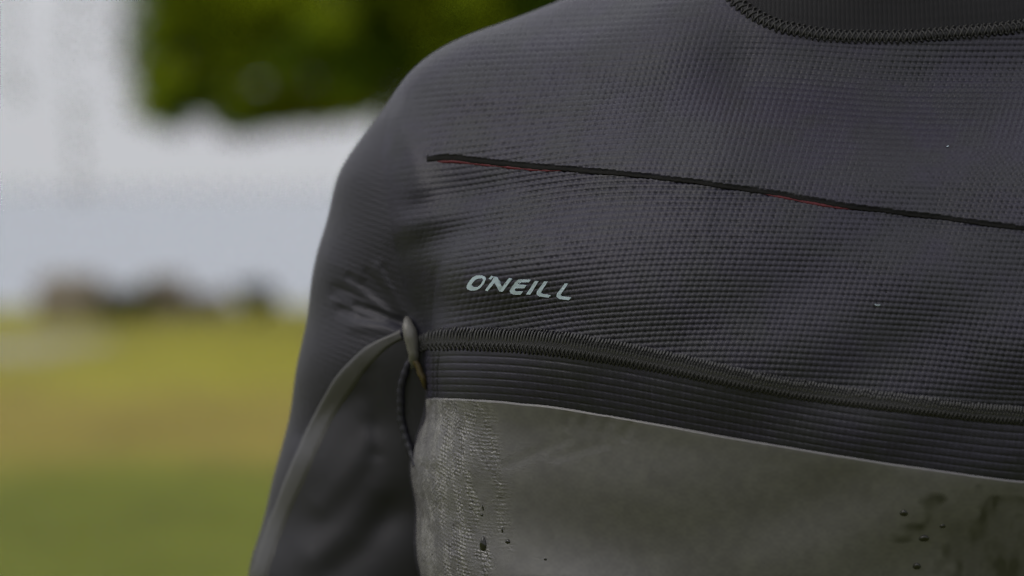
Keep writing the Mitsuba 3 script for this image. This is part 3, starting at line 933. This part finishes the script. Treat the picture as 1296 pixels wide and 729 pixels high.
drops = [(614, 688, 5.0, 9.5), (645, 683, 3.6, 3.0), (639, 672, 1.4, 3.0), (612, 652, 2.2, 2.0), (613, 640, 1.3, 4.0), (1142, 647, 4.5, 4.2), (1168, 677, 6.0, 4.5), (1191, 665, 3.4, 3.0), (1160, 716, 4.6, 4.4), (692, 706, 2.0, 1.6)]
for k, (px, py, rx, rz) in enumerate(drops):
    c0, n0 = trunk_at(px, py)
    s = trimesh.creation.icosphere(3)
    right = np.cross(n0, [0, 0, 1.0]) * -1
    right /= np.linalg.norm(right)
    upv = np.cross(n0, right)
    upv *= np.sign(upv[2])
    w = s.vertices.copy()
    w[:, 0] *= 1 - 0.35 * np.clip(w[:, 1], -1, 1)            # fuller at the bottom
    pale_gloss_ = 1.25 / F_PX
    vv = c0 + w[:, :1] * right * rx * pale_gloss_ + w[:, 1:2] * upv * rz * pale_gloss_ + w[:, 2:] * n0 * min(rx, rz) * pale_gloss_ * 0.75
    key = 'water_drop' + ('' if k == 0 else f'_{k:03d}')
    ff = np.array(s.faces)
    if np.linalg.det(np.stack([right, upv, n0])) < 0:
        ff = ff[:, ::-1]
    scene['person__wetsuit__' + key] = shape(vv, ff, 'water')

# pale lint caught on the knit
lint = []
for px, py, ln in ((1110, 387, 7), (1199, 190, 2)):
    a = rng.uniform(-0.5, 0.5)
    k = np.linspace(-0.5, 0.5, 5)
    q, nn = front(px + ln * k * math.cos(a), py + ln * k * math.sin(a) + 0.5 * np.cos(k * 6))
    lint.append(tube_mesh(q + nn * 0.0019, 0.00022, 5))
v, f = join(lint)
scene['person__wetsuit__lint'] = shape(v, f, 'letter_rubber')
labels['person__wetsuit__lint'] = {'kind': 'stuff'}

# ------------------------------------------------------------------ ground, sea, far things
def grass_color(p, n, uv):
    a = mikit.fbm(p.x * 0.55 + 4, p.y * 0.22 + 0.6, 0.0, 3)
    b = mikit.fbm(p.x * 2.3, p.y * 1.2, 3.0, 3)
    c = mikit.noise(p.x * 40, p.y * 40, 1.0)
    far = mikit.smoothstep(12.0, 15.5, p.y + 5 * (a - 0.5))      # the sward turns from green to dry yellow grass further out
    base = mikit.mix((0.094, 0.108, 0.010), (0.165, 0.134, 0.025), far)
    base = mikit.mix(base, (0.178, 0.166, 0.018), mikit.smoothstep(18.0, 22.0, p.y + 4 * (b - 0.5)))
    return base * (0.6 + 0.55 * b + 0.25 * c)


principled('grass_soil', mikit.proc(grass_color), 0.9, 0.1)
scene['blade'] = {'type': 'twosided', 'bsdf': {'type': 'principled', 'base_color': mikit.proc(grass_color), 'roughness': 0.7, 'specular': 0.2}}
EDGE_Y = 34.3
gxs = np.concatenate([[-4000, -800, -200, -60], np.linspace(-30, 30, 61), [60, 200, 800, 4000]])
gys = np.concatenate([[-4000, -800, -200, -60, -20], np.linspace(-8, 32, 41), np.linspace(32.5, 42, 20)])
GX, GY = np.meshgrid(gxs, gys, indexing='ij')
und = 0.10 * (meshkit.fbm(np.stack([GX / 5, GY / 5, 0 * GX], -1), 3, 41) - 0.5) * np.clip((GY - 3) / 5, 0, 1)
drop = np.clip((GY - EDGE_Y - 0.8 * (meshkit.noise(np.stack([GX / 3, 0 * GX, 0 * GX], -1), 9) - 0.5)) / 5, 0, 1)
GZ = und - 4.5 * drop * drop * (3 - 2 * drop) - 0.004
scene['ground'] = shape(np.stack([GX, GY, GZ], -1).reshape(-1, 3), outward(np.stack([GX, GY, GZ], -1).reshape(-1, 3), grid_faces(*GX.shape), np.tile([0, 0, 1.0], (GX.size, 1))), 'grass_soil')
labels['ground'] = {'kind': 'structure'}


def ground_z(x, y):
    i = np.interp(x, gxs, np.arange(len(gxs)))
    j = np.interp(y, gys, np.arange(len(gys)))
    return map_coordinates(GZ, [i, j], order=1)


principled('sea_water', (0.22, 0.245, 0.275), 0.3, 0.5)
sx0 = np.array([[-15000, 30, -3.2], [15000, 30, -3.2], [15000, 16000, -3.2], [-15000, 16000, -3.2]], float)
scene['sea'] = shape(sx0, np.array([[0, 1, 2], [0, 2, 3]]), 'sea_water', uv=sx0[:, :2])
labels['sea'] = {'kind': 'structure'}

# grass: single blades over the field in view
ng = 90000
gy_ = rng.uniform(6, 33, ng)
gx_ = rng.uniform(-1, 1, ng) * (gy_ + 1.2) * 0.24 - 0.3
hgt_ = rng.uniform(0.03, 0.09, ng)
ang = rng.uniform(0, 2 * np.pi, ng)
z_ = ground_z(gx_, gy_)
b0 = np.stack([gx_, gy_, z_ - 0.005], -1)
sd = np.stack([np.cos(ang), np.sin(ang), 0 * ang], -1) * rng.uniform(0.003, 0.007, ng)[:, None]
tip = b0 + np.stack([rng.normal(0, 0.02, ng), rng.normal(0, 0.02, ng), hgt_], -1)
gv = np.stack([b0 - sd, b0 + sd, tip], 1).reshape(-1, 3)
scene['grass'] = shape(gv, np.arange(3 * ng).reshape(-1, 3), 'blade', np.tile([0, 0, 1.0], (3 * ng, 1)))
labels['grass'] = {'label': 'short yellowish green grass of the field', 'category': 'grass', 'kind': 'stuff'}


def leaf_color(lo, hi):
    def fn(p, n, uv):
        a = mikit.fbm(p.x * 1.5, p.y * 1.5, p.z * 1.5, 2)
        b = mikit.noise(p.x * 11, p.y * 11, p.z * 11)
        return mikit.mix(lo, hi, mikit.smoothstep(0.3, 0.75, 0.7 * a + 0.3 * b))
    return fn


def leaf_bsdf(key, lo, hi):
    scene[key] = {'type': 'principledthin', 'base_color': mikit.proc(leaf_color(lo, hi)), 'roughness': 0.5, 'diff_trans': 1.0}


leaf_bsdf('tree_leaf', (0.095, 0.17, 0.016), (0.36, 0.42, 0.018))
leaf_bsdf('shrub_leaf', (0.06, 0.06, 0.02), (0.12, 0.11, 0.032))
leaf_bsdf('pale_leaf', (0.09, 0.11, 0.05), (0.18, 0.20, 0.12))


def bark(p, n, uv):
    return mikit.mix((0.05, 0.04, 0.03), (0.14, 0.12, 0.10), mikit.fbm(p.x * 9, p.y * 9, p.z * 3, 3))


principled('bark', mikit.proc(bark), 0.85, 0.2)


def leaves(centres, radii, per, size, seed, squash=(1, 1, 0.8), normals=False):
    """Leaf-sized four-cornered faces in lobes."""
    r_ = np.random.default_rng(seed)
    out, nrs = [], []
    for c, r in zip(centres, radii):
        n = int(per * (r / np.mean(radii)) ** 2)
        d = r_.normal(size=(n, 3))
        d /= np.linalg.norm(d, axis=1, keepdims=True)
        q = c + d * (r * r_.uniform(0.25, 1.0, n) ** 0.5)[:, None] * squash
        nrm = d + 0.8 * r_.normal(size=(n, 3)) + (0, 0, 0.5)
        nrm /= np.linalg.norm(nrm, axis=1, keepdims=True)
        a = np.cross(nrm, r_.normal(size=(n, 3)))
        a /= np.linalg.norm(a, axis=1, keepdims=True)
        b = np.cross(nrm, a)
        s = size * r_.uniform(0.6, 1.3, n)[:, None]
        out.append(np.stack([q - a * s, q + b * s * 0.45 + nrm * s * 0.12, q + a * s, q - b * s * 0.45 + nrm * s * 0.12], 1))
        nrs.append(np.repeat(0.7 * d + 0.3 * nrm, 4, axis=0))
    v = np.vstack(out)
    f = np.arange(len(v) * 4).reshape(-1, 4)
    if normals:
        nr = np.vstack(nrs)
        return v.reshape(-1, 3), np.vstack([f[:, [0, 1, 2]], f[:, [0, 2, 3]]]), nr / np.linalg.norm(nr, axis=1, keepdims=True)
    return v.reshape(-1, 3), np.vstack([f[:, [0, 1, 2]], f[:, [0, 2, 3]]])


def limb(a, b, ra, rb, seed, n=10, wob=0.06):
    r_ = np.random.default_rng(seed)
    t = np.linspace(0, 1, n)
    p = np.asarray(a) + (np.asarray(b) - np.asarray(a)) * t[:, None]
    p = p + np.cumsum(r_.normal(0, wob * np.linalg.norm(np.asarray(b) - np.asarray(a)) / n, (n, 3)), 0) * np.sin(np.pi * t)[:, None]
    return tube_mesh(p, ra + (rb - ra) * t, 9)


# the broad tree whose crown hangs over the shoulder
TY = 30.0
foot = P(930, 600, TY)
foot[2] = ground_z(np.array([foot[0]]), np.array([TY]))[0] - 0.05
lob, rad = [], []
r_ = np.random.default_rng(12)
k = 0
while len(lob) < 260:
    px, py = r_.uniform(190, 1180), r_.uniform(-760, 160)
    low = curve([(150, 90), (200, 150), (260, 164), (330, 162), (420, 154), (520, 142), (700, 130), (1250, 80)], px)
    rr = r_.uniform(0.22, 0.40)
    if py + rr * F_PX / (TY + 1.2) > low or px - rr * F_PX / (TY + 1.2) < 188 + max(0, -py) * 0.10 or ((px - 680) / 560) ** 2 + ((py + 100) / 680) ** 2 > 1:
        continue
    y = TY + r_.uniform(-1, 1) * 1.6
    lob.append(P(px, py, y))
    rad.append(rr)
# leaf masses near the lower rim and the left rim, as the photograph shows them
for px, py, rr in ((232, 108, 0.30), (250, 126, 0.22), (300, 134, 0.26), (340, 142, 0.24), (392, 134, 0.26), (440, 124, 0.26), (206, 120, 0.2), (214, 138, 0.2), (225, 40, 0.26), (222, -10, 0.28), (280, 60, 0.36), (350, 70, 0.36), (420, 60, 0.36), (480, 60, 0.36), (540, 30, 0.36), (290, 0, 0.36), (360, 5, 0.36), (430, -5, 0.36), (600, -20, 0.36), (500, 0, 0.36), (660, -30, 0.36), (560, 90, 0.36), (630, 60, 0.36)):
    for dy in (-0.5, 0.6):
        lob.append(P(px + r_.uniform(-12, 12), py + r_.uniform(-8, 8), TY + dy + r_.uniform(-0.4, 0.4)))
        rad.append(rr)
for px in np.arange(197, 860, 34):
    for py in np.arange(-70, 172, 34):
        if py < curve([(150, 120), (200, 152), (260, 164), (330, 160), (420, 150), (520, 138), (800, 120)], px):
            lob.append(P(px + r_.uniform(-14, 14), py + r_.uniform(-14, 14), TY + r_.uniform(-0.9, 1.2)))
            rad.append(r_.uniform(0.2, 0.34))
for px in np.arange(560, 860, 26):
    for py in (-40, -5, 30, 65):
        lob.append(P(px + r_.uniform(-10, 10), py + r_.uniform(-10, 10), TY + r_.uniform(-0.6, 0.9)))
        rad.append(r_.uniform(0.24, 0.34))
v, f, n = leaves(lob, rad, 150, 0.08, 5, normals=True)
scene['broadleaf_tree__crown'] = shape(v, f, 'tree_leaf', n)
mb = [limb(foot, foot + (0.1, 0, 2.4), 0.20, 0.14, 1)]
for i, j in enumerate(range(0, 260, 10)):
    mb.append(limb(foot + (0.1, 0, 1.6 + 0.03 * i), lob[j] + (0, 0.6, 0), 0.035, 0.010, 20 + i))
v, f = join(mb)
scene['broadleaf_tree__trunk'] = shape(v, f, 'bark')
labels['broadleaf_tree'] = {'label': 'broad dark green tree whose blurred crown hangs beside the shoulder', 'category': 'tree'}

# thin twigs of the same tree that hang down at the left, against the sky
for k, (px, top, low, dx) in enumerate(((84, -420, 255, 14), (170, -400, 120, -12), (8, -380, 130, 10), (128, -420, 70, 6))):
    hang = P(px, top, TY - 1.0 + 0.4 * k)
    tip_ = P(px + dx, low, TY - 1.0 + 0.4 * k)
    mb = [limb(lob[(7 * k) % 150] + (0, 0, 0.8), hang, 0.03, 0.012, 300 + k), limb(hang, tip_, 0.011, 0.004, 310 + k, 16, 0.05)]
    cs = [hang + (tip_ - hang) * t + r_.normal(0, 0.05, 3) for t in np.linspace(0.3, 0.98, 12)]
    key = 'broadleaf_tree__hanging_twig' + ('' if k == 0 else f'_{k:03d}')
    v, f = join([*mb, leaves(cs, np.full(12, 0.14), 10, 0.055, 90 + k)])
    scene[key] = shape(v, f, 'pale_leaf')

# low shrubs and stones along the brow of the field
def stone_color(p, n, uv):
    a = mikit.fbm(p.x * 5, p.y * 5, p.z * 5, 4)
    return mikit.mix((0.13, 0.108, 0.078), (0.27, 0.235, 0.185), a)


principled('stone', mikit.proc(stone_color), 0.85, 0.2)


def boulder(c, r, seed):
    m = trimesh.creation.icosphere(4)
    v = np.array(m.vertices)
    v = v * (0.75 + 0.5 * meshkit.fbm(v * 1.3 + 7 * seed, 3, seed))[:, None]
    cut = 0.8
    v = np.clip(v, -cut, cut)
    return c + v * np.asarray(r), np.array(m.faces)


BY = 31.5
def on_ground(px, y):
    q = P(px, 400, y)
    q[2] = ground_z(np.array([q[0]]), np.array([y]))[0]
    return q


S = (BY + 1.2) / F_PX                                # metres per photograph pixel at the brow
for k, (px, y, w, h, d, lab) in enumerate(((92, 31.0, 56, 56, 30, 'long brownish stone at the left of the brow of the field'), (262, 31.5, 36, 32, 24, 'low grey stone between the two dark shrubs'),
                                           (210, 31.3, 34, 52, 24, 'brownish stone right of the large dark shrub'))):
    c0 = on_ground(px, y)
    v, f = boulder(c0 + (0, 0, h * S * 0.25), (w * S, d * S, h * S), 3 + k)
    key = 'boulder' + ('' if k == 0 else f'_{k:03d}')
    scene[key] = shape(v, f, 'stone')
    labels[key] = {'label': lab, 'category': 'stone'}
for k, (px, y, w, h, lab) in enumerate(((160, 30.6, 46, 54, 'large dark shrub among the brownish stones'), (324, 31.4, 30, 50, 'small dark shrub standing alone near the sleeve'))):
    c0 = on_ground(px, y)
    r2 = np.random.default_rng(60 + k)
    cs = [c0 + (r2.uniform(-0.6, 0.6) * w * S, r2.uniform(-0.15, 0.15), r2.uniform(0.25, 0.8) * h * S) for _ in range(12)]
    v, f = leaves(cs, np.full(12, 0.4 * w * S), 130, 0.03, 70 + k)
    key = 'shrub' + ('' if k == 0 else f'_{k:03d}')
    scene[key + '__foliage'] = shape(v, f, 'shrub_leaf')
    v, f = join([limb(c0 - (0, 0, 0.03), q, 0.012, 0.004, 80 + i) for i, q in enumerate(cs)])
    scene[key + '__stem'] = shape(v, f, 'bark')
    labels[key] = {'label': lab, 'category': 'shrub'}

# a bare patch of gravel at the left of the field
def gravel_color(p, n, uv):
    return mikit.mix((0.14, 0.13, 0.11), (0.30, 0.28, 0.25), mikit.noise(p.x * 30, p.y * 30, 2.0))


principled('gravel', mikit.proc(gravel_color), 0.9, 0.15)
aa = np.linspace(0, 2 * np.pi, 60, endpoint=False)
c0 = P(40, 433, 25.6)
rad_ = 1 + 0.3 * (meshkit.noise(np.stack([np.cos(aa) * 2, np.sin(aa) * 2, 0 * aa], -1), 3) - 0.5)
rings = [np.array([[c0[0], 25.6, 0]])]
for s_ in np.linspace(0.1, 1, 10):
    rings.append(np.stack([c0[0] + 0.62 * s_ * rad_ * np.cos(aa), 25.6 + 2.4 * s_ * rad_ * np.sin(aa), 0 * aa], -1))
v = np.vstack(rings)
v[:, 2] = ground_z(v[:, 0], v[:, 1]) + 0.012
f = [[0, 1 + i, 1 + (i + 1) % 60] for i in range(60)]
for s_ in range(9):
    for i in range(60):
        a, b = 1 + s_ * 60 + i, 1 + s_ * 60 + (i + 1) % 60
        f += [[a, a + 60, b + 60], [a, b + 60, b]]
scene['gravel_patch'] = shape(v, np.array(f), 'gravel')
labels['gravel_patch'] = {'kind': 'structure'}
